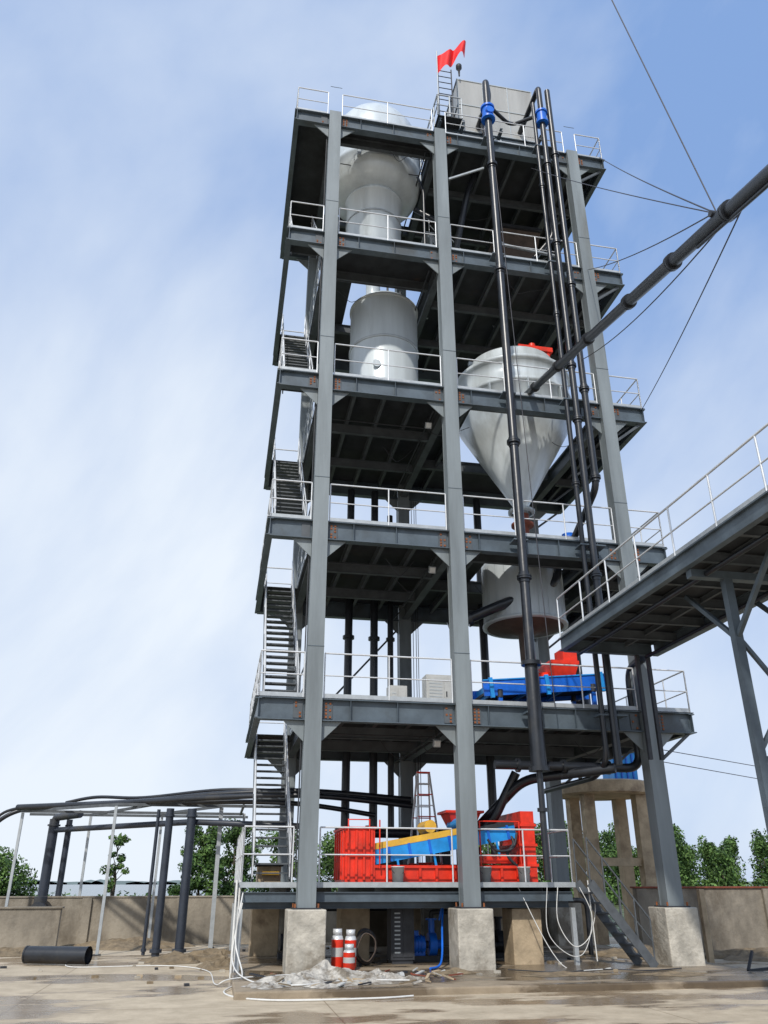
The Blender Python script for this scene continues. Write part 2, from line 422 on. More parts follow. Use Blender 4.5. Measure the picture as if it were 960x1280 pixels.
def ex2(b):
    b.tube([(7.45,-.5,26.6),(7.45,-.5,27.0)],.18,'blue',14)
    for zf in (26.55,27.05): b.tube([(7.45,-.5,zf-.04),(7.45,-.5,zf+.04)],.22,'blue',16)
    b.tube(arc([(7.45,-.5,28.1),(7.45,-.5,28.4),(7.45,.1,28.4),(7.45,1.6,28.4)],6,.2),.1,'black',14)
    for zz in (5.5,10.1,14.8,20.1,25.4): b.box(7.1,7.85,-.5,-.1,zz-.02,zz+.02,'beam')
vpipe('vertical_pipe',[(7.45,-.5,28.1),(7.45,-.5,4.3)],.10,[24.5,20.9,16.0,14.1,9.2],x=7.45,y=-.5,extra=ex2)
vpipe('vertical_pipe',arc([(7.78,-.5,28.3),(7.78,-.5,11.9),(7.75,.2,11.5),(7.75,1.3,11.0),(7.75,1.6,11.0)],5,.3),.10,[25.0,19.2,15.2,12.2],x=7.78,y=-.5)
vpipe('vertical_pipe',arc([(7.2,-.42,27.6),(7.2,-.42,4.4),(7.2,.3,4.1),(7.2,4.0,4.1)],5,.3),.07,[23.5,18.0,12.0,8.0],x=7.2,y=-.42)
b=MB()
b.tube(arc([(4.6,.4,4.35),(8.5,.4,4.35),(8.5,.4,6.9),(8.5,-.5,7.0)],6,.4),.11,'black',14)
for x in (5.2,6.4,7.6): b.tube([(x-.04,.4,4.35),(x+.04,.4,4.35)],.17,'black',14)
b.done('cross_pipe')
b=MB()
b.tube(arc([(4.3,2.6,2.6),(5.6,1.2,4.1),(7.45,-.3,4.25)],6,.4),.12,'black',14); b.done('cross_pipe')
b=MB()
b.tube(arc([(4.0,2.0,8.3),(5.4,1.6,8.9),(7.1,1.4,9.6),(7.4,1.6,11)],6,.4),.15,'black',14)
b.tube([(4.5,1.86,8.5),(4.62,1.83,8.55)],.22,'black',14); b.done('cross_pipe')
b=MB()
for x,r in ((1.7,.13),(2.55,.13),(3.1,.10)):
    b.tube([(x,6.0,3.2),(x,6.0,14.4 if x<3 else 13.5)],r,'black',12)
    for zz in (6.5,9,11.8): b.tube([(x,6.0,zz-.05),(x,6.0,zz+.05)],r*1.5,'black',12)
b.tube([(6.3,5.9,3.0),(6.3,5.9,14.4)],.14,'black',12); b.tube([(5.2,5.7,3),(5.2,5.7,8)],.1,'black',12)
for k_ in (3.45,3.55,3.62): b.tube([(k_+.5,6.3,2),(k_+.5,6.3,14.3)],.012,'dark',5)
b.done('rear_riser_pipe')
b=MB()
b.tube(arc([(5.8,1.2,28.6),(6.0,1.2,27),(5.2,1.5,25.0),(4.6,2.5,21.3)],6,.5),.12,'black',12)
b.tube(arc([(5.4,-.3,27.4),(6.6,.4,27.3),(7.45,-.3,27.2)],6,.3),.07,'black',12)
b.tube(arc([(3.4,2.5,24.6),(4.3,2.2,23.8),(4.4,2,21.5)],6,.3),.1,'black',12)
b.tube(arc([(3.2,1.2,24.8),(3.35,1.0,24.0),(3.35,1.0,21.0)],6,.3),.05,'black',12)
b.tube(arc([(8.0,.8,24.8),(8.0,.8,22.5),(7.2,1.2,21.5),(7.2,1.2,20.4)],6,.3),.09,'black',12)
b.tube(arc([(6.0,1.0,24.6),(6.0,.9,21.9),(8.2,.9,21.7)],6,.3),.05,'railw',10)
b.done('feed_pipe')
b=MB()
frust(b,7.6,3.6,22.1,24.6,.4,.85,'brown'); b.box(6.65,8.5,2.65,4.55,24.6,24.75,'dark'); b.box(7.35,7.8,3.4,3.8,20.4,22.1,'brown')
b.done('square_chute')
b=MB(); stair(b,(6.6,3.0,LV[4]),(3.95,3.0,LV[4]+3.2),.8,'x',13,k='railw'); b.box(3.75,4.4,2.5,3.5,LV[4]+3.2,LV[4]+3.24,'railw')
for y in (2.55,3.45): b.box(3.95,4.03,y-.04,y+.04,LV[4],LV[4]+3.2,'railw')
b.done('inner_staircase')
# ------------------------------------------------------------------ roof
e=empty('roof_water_tank',(6.6,2.6,25.7))
b=MB(); x0,x1,y0,y1,z0,z1=5.0,8.1,1.5,4.2,28.0,30.9
b.box(x0,x1,y0,y1,z0,z1,'wgal')
for i in range(4):
    x=x0+(x1-x0)*i/3; b.box(x-.02,x+.02,y0-.02,y0-.002,z0,z1,'vgrey')
for i in range(4):
    y=y0+(y1-y0)*i/3; b.box(x0-.03,x0-.002,y-.03,y+.03,z0,z1,'beam')
for zz in (z0,29.45,z1-.04): b.box(x0-.024,x1+.03,y0-.024,y0-.003,zz,zz+.04,'vgrey'); b.box(x0-.034,x0-.003,y0,y1,zz,zz+.06,'beam')
b.done('panels',e)
b=MB()
for x in(4.95,6.5,8.05):
    for y in (1.55,4.1): b.box(x-.08,x+.08,y-.08,y+.08,25.72,27.85,'beam')
for y in(1.55,4.1): b.ibeam((4.1,y,27.9),(8.2,y,27.9),.12,.18,'beam',.015)
for x in (4.1,5,6.5,8.1): b.ibeam((x,1.0,27.78),(x,4.3,27.78),.1,.16,'beam',.015)
b.box(4.0,4.95,1.0,4.3,27.995,28.02,'deck'); b.bar((5,1.5,25.9),(6.4,1.5,27.8),.06,.06,'railw'); b.bar((8,1.5,25.9),(6.6,1.5,27.8),.06,.06,'railw')
railing(b,[(4.95,1.0,28.02),(4.0,1.0,28.02),(4.0,4.3,28.02)],sp=.6,k='railw',toe=False,r=.03)
b.done('support_frame',e)
b=MB()
for x in (4.15,4.7): b.tube([(x,1.3,28),(x,1.3,31.1)],.025,'dark',6)
for i in range(9): b.tube([(4.15,1.3,28.3+i*.33),(4.7,1.3,28.3+i*.33)],.018,'dark',6)
b.done('ladder',e)
e=empty('red_flag',(4.12,1.3,29))
b=MB(); b.tube([(4.12,1.25,28.0),(4.12,1.25,32.0)],.022,'railw',8); b.done('pole',e)
b=MB(); nx,nz=24,8;vs=[];fs=[]
for i in range(nx+1):
    for j in range(nz+1):
        s=i/nx;t=j/nz
        x=4.14+s*1.2; z=31.7-t*(1.0-.5*s)+s*1.15+.10*math.sin(s*11)-(t*.1*s); y=1.25+.22*math.sin(s*12+t*1.5)*s**.5
        vs.append((x,y,z))
for i in range(nx):
    for j in range(nz): a=i*(nz+1)+j; fs.append((a,a+1,a+nz+2,a+nz+1))
b.add(vs,fs,'flag',True); b.done('cloth',e)
b=MB()
b.lathe(5.05,1.35,[(.02,31.55),(.12,31.5),(.12,31.35),(.05,31.3),(.03,30.9)],'dark',12); b.done('roof_lamp')

# ------------------------------------------------------------------ L1 equipment
e=empty('blue_vibrating_screen',(6.2,1.2,5.72))
b=MB()
d=Vector((3.2,0,.30)).normalized(); n=Vector((-d.z,0,d.x)); c=Vector((6.2,1.2,6.42))
for y in (.55,1.85): b.obox(c+Vector((0,y-1.2,0)),d*1.75,(0,.03,0),n*.20,'blue')
b.obox(c-n*.05,d*1.6,(0,.62,0),n*.03,'dark')
for s in(-1.5,-.5,.5,1.5): b.obox(c+d*s,d*.04,(0,.64,0),n*.16,'bluel')
for s in(-1.55,0,1.55):
    b.obox(c+d*s+Vector((0,-.72,0)),d*.05,(0,.04,0),n*.26,'bluel')
b.obox(c+n*.21+Vector((0,-.66,0)),d*1.75,(0,.05,0),n*.015,'bluel')
b.done('screen_box',e)
b=MB()
for x,h in((4.9,6.15),(7.5,6.4)):
    for y in(.55,1.85):
        b.box(x-.05,x+.05,y-.05,y+.05,5.72,h-.1,'blue')
        b.tube([(x,y,h-.1),(x,y,h+.1)],.08,'dark',10)
b.box(4.8,7.7,.5,.6,5.72,5.82,'blue'); b.box(4.8,7.7,1.8,1.9,5.72,5.82,'blue')
b.done('frame',e)
b=MB(); frust(b,6.85,1.2,6.68,7.1,.3,.42,'red'); b.box(6.5,7.3,.8,1.6,7.1,7.19,'red'); b.tube([(5.95,1.2,6.74),(6.5,1.2,6.8)],.13,'red',14); b.box(6.9,7.3,.9,1.5,7.19,7.55,'red'); b.done('feed_box',e)
def cabinet(name,x,y,z,w,dd,h,k='cab'):
    b=MB(); b.box(x,x+w,y,y+dd,z+.08,z+h,k); b.box(x+.03,x+w-.03,y+.03,y+dd-.03,z,z+.08,'dark')
    b.box(x+.04,x+w/2-.01,y-.015,y-.002,z+.14,z+h-.06,k); b.box(x+w/2+.01,x+w-.04,y-.015,y-.002,z+.14,z+h-.06,k)
    n=int((h-.3)/.09)
    for i in range(n): b.box(x+.08,x+w/2-.06,y-.02,y-.0155,z+.22+i*.09,z+.25+i*.09,'vgrey')
    b.box(x+w/2+.05,x+w/2+.08,y-.03,y-.0155,z+h*.5,z+h*.62,'dark')
    b.done(name)
cabinet('electrical_cabinet',3.3,2.0,LV[1]+.02,1.0,.5,1.2)
cabinet('electrical_cabinet',2.3,2.2,LV[1]+.02,.5,.4,.9)
b=MB(); b.lathe(8.0,2.4,[(.02,7.1),(.25,7.05),(.25,6.1),(.32,6.08),(.32,5.72)],'dark',16); b.tube([(8.0,2.4,7.0),(8.0,2.4,7.9)],.1,'dark',10); b.done('motor_drum')
b=MB(); b.box(1.6,2.9,.6,1.2,LV[1]+.02,LV[1]+.07,'yellow'); b.box(1.7,2.8,.65,1.1,LV[1]+.07,LV[1]+.12,'conct'); b.done('timber_planks')
# ------------------------------------------------------------------ L0 shale shaker
Z=LV[0]
e=empty('red_shale_shaker',(3.3,1.5,Z))
b=MB()
b.box(.95,1.65,.7,2.4,Z,Z+1.15,'red'); b.box(.9,1.70,.66,2.44,Z+1.15,Z+1.2,'red')
for i in range(4): b.box(1.0+i*.18,1.05+i*.18,.65,.698,Z+.06,Z+1.12,'red')
for i in range(5): b.box(.90,.948,.8+i*.35,.86+i*.35,Z+.06,Z+1.12,'red')
b.box(1.0,1.6,.64,.69,Z+.55,Z+.6,'red')
b.box(5.28,5.62,.7,2.4,Z,Z+1.6,'red')
for zz in (0.35,.8,1.25): b.box(5.24,5.66,.67,2.43,Z+zz,Z+zz+.06,'red')
b.box(1.65,5.28,.75,.87,Z,Z+.36,'red'); b.box(1.65,5.28,2.25,2.37,Z,Z+.42,'red')
b.box(1.65,5.28,.9,2.2,Z+.02,Z+.25,'red')
for i in range(9): b.box(1.9+i*.4,1.96+i*.4,.70,.748,Z+.02,Z+.305,'red')
b.box(1.65,5.28,.70,.748,Z+.31,Z+.37,'red')
b.tube([(1.0,.6,Z+.75),(1.0,.6,Z+1.35),(1.5,.6,Z+1.35),(1.5,.6,Z+.75)],.02,'red',6)
b.box(4.35,5.2,.9,1.5,Z+.42,Z+.62,'red')
for x in (1.75,4.2,5.2): b.tube([(x,.62,Z+.3),(x,.62,Z+1.35)],.018,'red',6)
b.tube([(4.2,.62,Z+1.35),(5.2,.62,Z+1.35)],.018,'red',6)
b.done('skid_tanks',e)
b=MB()
d=Vector((3.6,0,.62)).normalized(); n=Vector((-d.z,0,d.x)); c=Vector((3.4,1.5,Z+.85))
for y in(.85,2.15):
    b.obox(c+Vector((0,y-1.5,0)),d*1.8,(0,.025,0),n*.17,'bluel')
    b.obox(c+Vector((0,y-1.5,0))+n*.22-d*.55,d*1.2,(0,.035,0),n*.07,'yellow')
    b.obox(c+Vector((0,y-1.5,0))+n*.19+d*1.25,d*.55,(0,.04,0),n*.05,'dark')
b.obox(c,d*1.75,(0,.62,0),n*.02,'dark')
for s in (-1.4,-.9,-.4,.1,.6,1.1,1.6):
    b.obox(c+d*s+Vector((0,-.68,0)),d*.03,(0,.02,0),n*.16,'blue')
for s in (-1.2,-.3,.5,1.3):
    b.bar(c+d*s+Vector((0,-.66,-.17)),c+d*s+Vector((.05,-.66,-.45)),.05,.05,'bluel')
b.done('screen_deck',e)
b=MB()
b.tube([(3.1,1.1,Z+1.25),(3.1,1.9,Z+1.25)],.15,'yellow',16); b.tube([(3.9,1.0,Z+1.32),(3.9,2.0,Z+1.32)],.15,'bluel',16)
frust(b,4.1,1.9,Z+1.2,Z+1.6,.25,.42,'red'); b.box(3.6,4.6,1.45,2.35,Z+1.6,Z+1.66,'red')
for x,zz in ((2.0,.42),(4.6,.62)):
    for y in(.85,2.15): b.tube([(x,y,Z+zz),(x,y,Z+zz+.2)],.07,'dark',10)
b.tube(arc([(4.6,1.9,Z+1.2),(4.95,1.7,Z+1.5),(5.5,1.4,Z+2.6)],6,.3),.12,'black',12)
b.tube(curve([(4.9,1.0,Z+1.3),(5.1,.8,Z+.9),(4.9,.7,Z+.6),(5.2,.75,Z+.3)],6),.04,'dark',8)
b.tube(curve([(4.4,.66,Z+.95),(4.6,.62,Z+.7),(5.0,.62,Z+.75),(5.15,.66,Z+1.1)],6),.03,'dark',8)
b.done('vibrator_motors',e)
def bucket(x,y,z,k='whose'):
    b=MB(); b.lathe(x,y,[(.02,z),(.12,z+.005),(.15,z+.32),(.16,z+.32),(.16,z+.34),(.14,z+.34),(.115,z+.03)],k,20)
    b.tube(curve([(x-.15,y,z+.3),(x-.1,y-.1,z+.2),(x+.1,y-.1,z+.2),(x+.15,y,z+.3)],5),.006,'dark',5); b.done('bucket')
bucket(2.15,.5,Z); bucket(4.25,.5,Z,'vgrey'); bucket(5.2,.48,Z,'whose')
b=MB()
for s in(-1,1):
    for yy in(-1,1):
        b.bar((3.45+s*.35,3.2+yy*.65,Z),(3.45+s*.16,3.2+yy*.04,Z+2.75),.05,.03,'rail')
for i in range(9):
    t=(i+.6)/9.6; w=.35-.19*t
    for yy in(-1,1): b.bar((3.45-w,3.2+yy*(.65-.61*t),Z+2.75*t),(3.45+w,3.2+yy*(.65-.61*t),Z+2.75*t),.06,.025,'red' if i%2 else 'rail')
b.box(3.27,3.63,3.12,3.28,Z+2.74,Z+2.78,'red'); b.done('step_ladder')
b=MB(); b.box(-1.0,-.45,1.6,2.2,Z,Z+.35,'conct'); b.box(-1.05,-.4,1.55,2.25,Z+.35,Z+.40,'dark'); b.tube([(-.9,1.5,Z+.2),(-.5,1.5,Z+.2)],.05,'yellow',8); b.done('wooden_crate',bevel=.01)
b=MB()
for x in (1.6,2.3,5.0): b.tube([(x,5.2,Z),(x,5.2,Z+1.5)],.12,'black',12)
b.tube([(1.3,5.2,Z+1.3),(5.6,5.2,Z+1.3)],.13,'black',12); b.box(2.4,3.2,4.8,5.5,Z+.02,Z+.8,'dark'); b.box(4.0,4.6,4.8,5.4,Z+.02,Z+1.0,'dark')
b.done('manifold_pipe')

# ------------------------------------------------------------------ under platform
for x,y in((1.45,2.6),(5.25,1.0),(3.2,4.6),(5.6,4.8),(-.6,4.6)):
    b=MB(); b.box(x-.36,x+.36,y-.36,y+.36,-.1,1.15,'conct'); b.done('concrete_pier',bevel=.02)
cabinet('control_cabinet',2.15,1.3,0,.55,.5,1.25,'dark')
cabinet('control_cabinet',4.0,2.4,0,.6,.5,1.15,'dark')
def pump(x,y,k='blue'):
    b=MB(); z=.35
    b.box(x-.5,x+.5,y-.2,y+.2,0,.12,'dark')
    b.tube([(x-.45,y,z),(x+.1,y,z)],.19,k,20)
    for i in range(6): b.tube([(x-.4+i*.08,y,z),(x-.37+i*.08,y,z)],.215,k,20)
    b.tube([(x+.1,y,z),(x+.2,y,z)],.08,'dark',12); b.tube([(x+.2,y,z),(x+.38,y,z)],.25,k,24); b.tube([(x+.38,y,z),(x+.55,y,z)],.1,k,14)
    b.tube([(x+.3,y+.05,z+.1),(x+.3,y+.05,z+.55)],.08,k,12); b.tube([(x+.3,y+.05,z+.52),(x+.3,y+.05,z+.56)],.14,k,14)
    b.box(x-.25,x-.05,y-.08,y+.08,z+.18,z+.3,k); b.box(x-.4,x+.1,y-.12,y+.12,.12,z-.1,k)
    b.done('slurry_pump')
pump(3.0,2.0); pump(4.9,2.6,'dark'); pump(.2,3.4,'dark')
b=MB()
b.tube(arc([(3.3,2.05,.9),(3.3,2.05,1.05),(4.3,2.05,1.05),(4.3,2.05,.3),(5.4,2.2,.3)],5,.15),.06,'dark',10)
b.tube(arc([(.5,3.45,.9),(.5,3.45,1.1),(2.6,3.45,1.1)],5,.15),.07,'dark',10)
b.tube(arc([(6.2,1.6,1.3),(7.2,1.6,1.3),(7.2,1.6,.1)],5,.2),.06,'black',10)
b.done('suction_pipe')
b=MB(); b.tube(curve([(3.3,1.25,.9),(3.35,1.1,1.2),(3.25,.8,.8),(3.05,.2,.12),(2.7,-.2,.03)],8),.025,'blue',8); b.done('blue_hose')
b=MB(); b.box(1.9,8.2,6.9,7.1,-.1,1.3,'wall'); b.done('rear_wall')
def cyl(x,y,k,h):
    b=MB(); b.lathe(x,y,[(.02,.01),(.12,.01),(.13,.05),(.13,h*.35)],k,20); b.lathe(x,y,[(.13,h*.35),(.13,h*.6)],'cab',20); b.lathe(x,y,[(.13,h*.6),(.13,h*.82)],k,20); b.lathe(x,y,[(.13,h*.82),(.11,h*.92),(.04,h*.96),(.04,h),(.01,h+.01)],'rail',20)
    b.lathe(x,y,[(.09,h*.93),(.10,h*.93),(.10,h+.08),(.09,h+.08)],'rail',16); b.done('gas_cylinder')
cyl(.76,.35,'red',.70); cyl(1.06,.40,'red',.68); cyl(.98,.05,'red',.42)
b=MB()
for i in range(7):
    rr=.28+.015*i; b.tube([(1.5+rr*math.cos(t*math.pi/10)*.7+.02*math.sin(t+i),.85+.04*i,.38+rr*math.sin(t*math.pi/10)) for t in range(21)],.014,'dark' if i%3 else 'brown',6)
b.done('hose_coil')

# ------------------------------------------------------------------ diagonal overhead pipe and cables
P1=Vector((6.4,1.0,15.65));P2=Vector((4.11,-13.03,9.72));P3=P1+(P2-P1)*1.9
b=MB(); b.tube([P1,P2,P3],.105,'black',18)
d=(P2-P1).normalized()
for t in (.12,.3,.48,.66,.80,.93,1.06,1.3,1.6):
    c=P1.lerp(P2,t); b.tube([c-d*.06,c-d*.008],.145,'black',16); b.tube([c+d*.008,c+d*.06],.145,'black',16)
b.tube([P1.lerp(P2,.86)+Vector((0,0,-.13)),P3+Vector((0,0,-.16))],.03,'black',8)
b.tube([P1-Vector((.7,0,-.05)),P1+Vector((.4,0,-.05))],.1,'rim',12)
b.done('overhead_pipe')
N=P1.lerp(P2,.91)+Vector((0,0,.12)); N2=P1.lerp(P2,.97)
def cable(p,q,r=.012,sag=0,k='rope'):
    b=MB(); p=Vector(p);q=Vector(q)
    b.tube([p.lerp(q,i/14)-Vector((0,0,sag*4*(i/14)*(1-i/14))) for i in range(15)],r,k,6); b.done('guy_cable')
cable(N,(1.9,-11.0,24.5),.010)
cable(N,(9.8,0,25.9),.012,.1); cable(N2,(8.6,-.22,20.2),.012,.2); cable(N2,(9.85,-.1,15.0),.012,.1)
cable(N2,(7.78,-.6,16.2),.012,.3); cable(N,(7.0,-.15,24.6),.010,.1)
b=MB(); b.tube([N+Vector((-.12,0,-.02)),N+Vector((.12,0,-.02))],.05,'dark',8); b.done('cable_clamp')
cable((5.42,-.6,26.2),(5.9,-.6,5.6),.012)
# ------------------------------------------------------------------ elevated walkway
e=empty('elevated_walkway',(7.4,-.8,7.0))
b=MB(); xa,xb,ya,yb,zt=6.15,8.7,-22,-.75,7.3
for x in (xa,xb): b.ibeam((x,ya,zt-.16),(x,yb,zt-.16),.14,.32,'beam')
b.ibeam((xa+.08,yb,zt-.165),(xb-.08,yb,zt-.165),.14,.30,'beam')
b.box(xa-.05,xb+.05,ya,yb+.05,zt+.002,zt+.02,'deck')
y=-1.9
while y>-22:
    b.ibeam((xa+.02,y,zt-.14),(xb-.02,y,zt-.14),.09,.2,'joist',.012); y-=1.25
for x in (7.0,7.85): b.ibeam((x,ya,zt-.08),(x,yb-.1,zt-.08),.07,.12,'joist',.01)
b.tube([(6.5,-21,zt-.42),(6.5,-1,zt-.42)],.05,'black',8); b.tube([(8.3,-21,zt-.42),(8.3,-1,zt-.42)],.05,'black',8)
b.done('deck',e)
b=MB()
railing(b,[(xa,yb,zt+.02),(xa,ya,zt+.02)],h=1.05,sp=1.4,toe=True); railing(b,[(xb,yb,zt+.02),(xb,ya,zt+.02)],h=1.05,sp=1.4)
b.done('railings',e)
b=MB()
for x in (6.95,8.5):
    b.box(x-.08,x+.08,-6.75,-6.6,-.1,zt-.33,'beam')
    b.box(x-.08,x+.08,-17,-16.85,-.1,zt-.33,'beam')
b.box(6.2,8.7,-6.76,-6.59,zt-.48,zt-.335,'beam')
b.bar((6.95,-6.68,zt-1.6),(6.95,-5.3,zt-.35),.08,.08,'beam'); b.bar((6.95,-6.68,zt-1.6),(6.95,-8.1,zt-.35),.08,.08,'beam')
b.bar((8.5,-6.68,zt-1.6),(8.5,-5.3,zt-.35),.08,.08,'beam'); b.bar((6.95,-6.65,zt-1.5),(8.5,-6.65,zt-3.6),.07,.07,'beam'); b.bar((8.5,-6.7,zt-1.5),(6.95,-6.7,zt-3.6),.07,.07,'beam')
b.bar((6.95,-6.67,zt-3.7),(8.5,-6.67,zt-3.7),.07,.1,'beam')
for x in(8.15,8.45): b.box(x-.045,x+.045,-.85,-.76,4.4,zt-.33,'dark')
b.done('supports',e)

b=MB(); stair(b,(7.75,-.15,0),(6.4,-.15,Z),.75,'x',7,rk='grating'); b.done('metal_staircase')
b=MB()
b.tube(curve([(5.9,.2,1.6),(5.8,.1,.9),(6.1,0,.4),(6.5,0,.6),(6.7,0,1.2),(6.6,.1,1.6)],8),.011,'whose',6)
b.tube(curve([(5.6,.1,1.6),(5.5,0,.7),(5.9,-.1,.25),(6.3,-.1,.3),(6.55,-.1,1.0),(6.4,.1,1.6)],8),.009,'whose',6)
b.tube([(6.55,-.05,1.75),(6.6,-.05,.1)],.015,'whose',8)
b.done('white_hose')
# ------------------------------------------------------------------ concrete stand
e=empty('concrete_tank_stand',(11.2,8.5,0))
b=MB(); cx,cy=11.3,8.6
b.lathe(cx,cy,[(.01,4.45),(1.55,4.45),(1.65,4.5),(1.65,4.85),(1.55,4.9),(.01,4.9)],'conct',36,False)
for dx,dy in((-.95,-.7),(.85,-.9),(-.8,.9),(.95,.8)): b.box(cx+dx-.19,cx+dx+.19,cy+dy-.19,cy+dy+.19,-.1,4.45,'conct')
b.box(cx-.76,cx+.66,cy-.95,cy-.7,2.2,2.45,'conct')
b.done('stand',e)
b=MB(); b.box(11.5,12.4,8.0,8.9,4.91,5.9,'bluel'); b.box(11.45,12.45,7.95,8.95,5.9,5.97,'bluel')
for i in range(4): b.box(11.55+i*.22,11.6+i*.22,7.96,7.998,4.95,5.85,'blue')
b.tube([(11.95,8.4,5.97),(11.95,8.4,6.15)],.2,'bluel',14)
b.done('blue_tank',e)

# ------------------------------------------------------------------ left pipe rack
e=empty('pipe_rack',(-4,8,0))
b=MB()
zt=3.75
for x,y,w in ((-8.25,10.0,.04),(-5.0,6.8,.04),(-1.95,6.9,.06),(-6.3,11.2,.04),(-1.2,9.0,.04),(-3.9,10.5,.04)):
    b.box(x-w,x+w,y-w,y+w,-.1,zt,'railw'); b.box(x-w-.06,x+w+.06,y-w-.06,y+w+.06,-.118,-.09,'dark')
for p,q in (((-8.3,10.0),(-1.2,9.9)),((-8.3,10.0),(-4.9,6.8)),((-4.95,6.8),(.2,6.8)),((-8.3,11.3),(-1,11.3)),((-6.3,11.3),(-4,6.8)),((-4,10.5),(-1.9,6.8)),((-1.3,10),(-1.3,6.6))):
    b.bar((*p,zt+.05),(*q,zt+.05),.06,.08,'grating')
b.done('frame',e)
b=MB()
for x,y,r in ((-7.45,11.2,.16),(-7.0,11.4,.10),(-3.4,6.1,.11),(-2.78,6.1,.13),(-3.75,6.5,.05)):
    b.tube([(x,y,-.1),(x,y,zt-.1)],r,'rack',14); b.tube([(x,y,-.02),(x,y,.06)],r*1.5,'rack',14); b.tube([(x,y,zt-.32),(x,y,zt-.27)],r*1.3,'rack',14)
b.tube([(-7.45,11.2,3.3),(-2.78,6.2,3.3),(.8,6.0,3.2)],.085,'rack',14)
b.tube(arc([(-7.45,11.2,3.35),(-7.45,11.2,3.7),(-6.5,10.2,3.75)],5,.3),.12,'rack',12)
b.done('riser_pipes',e)
b=MB()
b.tube(curve([(3.5,5,3.9),(.5,5.2,4.1),(-2,5.9,4.05),(-4.5,7.2,3.9),(-8.4,9.8,3.9)],10),.09,'black',12)
b.tube(curve([(3.5,4.6,3.7),(.6,4.8,3.95),(-1.8,5.6,3.95),(-4.8,7.2,3.88),(-7,9,3.88)],10),.075,'black',12)
b.tube(curve([(2.5,5.4,3.5),(.2,5.6,3.8),(-2.5,6.5,3.88),(-4.9,8.0,3.9),(-7.6,10.3,4.0),(-9.0,10.6,3.6),(-9.7,10.6,2.4),(-10.2,10.5,.4)],10),.07,'black',12)
b.tube(curve([(-8.3,9.8,3.9),(-9.0,10,3.6),(-9.5,10,2.4),(-10.0,10,1.6)],8),.045,'black',10)
b.tube(curve([(-6.8,9.0,4.0),(-5.8,8.3,4.12),(-4.3,7.4,4.05),(-2.0,6.2,4.2),(0,5.6,4.15)],8),.05,'black',10)
b.done('black_hoses',e)
b=MB(); b.tube([(-6.35,4.3,.10),(-4.85,3.75,.10)],.19,'black',24,caps=False); b.tube([(-6.35,4.3,.10),(-4.85,3.75,.10)],.16,'dark',24,caps=False)
for p in((-6.35,4.3,.10),(-4.85,3.75,.10)):
    p=Vector(p); d=Vector((1.5,-.55,0)).normalized()*.02; b.tube([p-d,p+d],.2,'black',24,caps=False)
b.done('loose_black_pipe')
b=MB(); b.tube([(-7.4,10.7,.5),(-7.4,10.7,1.3)],.2,'rack',14); b.tube([(-7.4,10.4,.9),(-7.4,11.0,.9)],.25,'rack',14); b.tube([(-7.4,10.7,-.1),(-7.4,10.7,.5)],.12,'rack',12); b.done('pipe_valve')
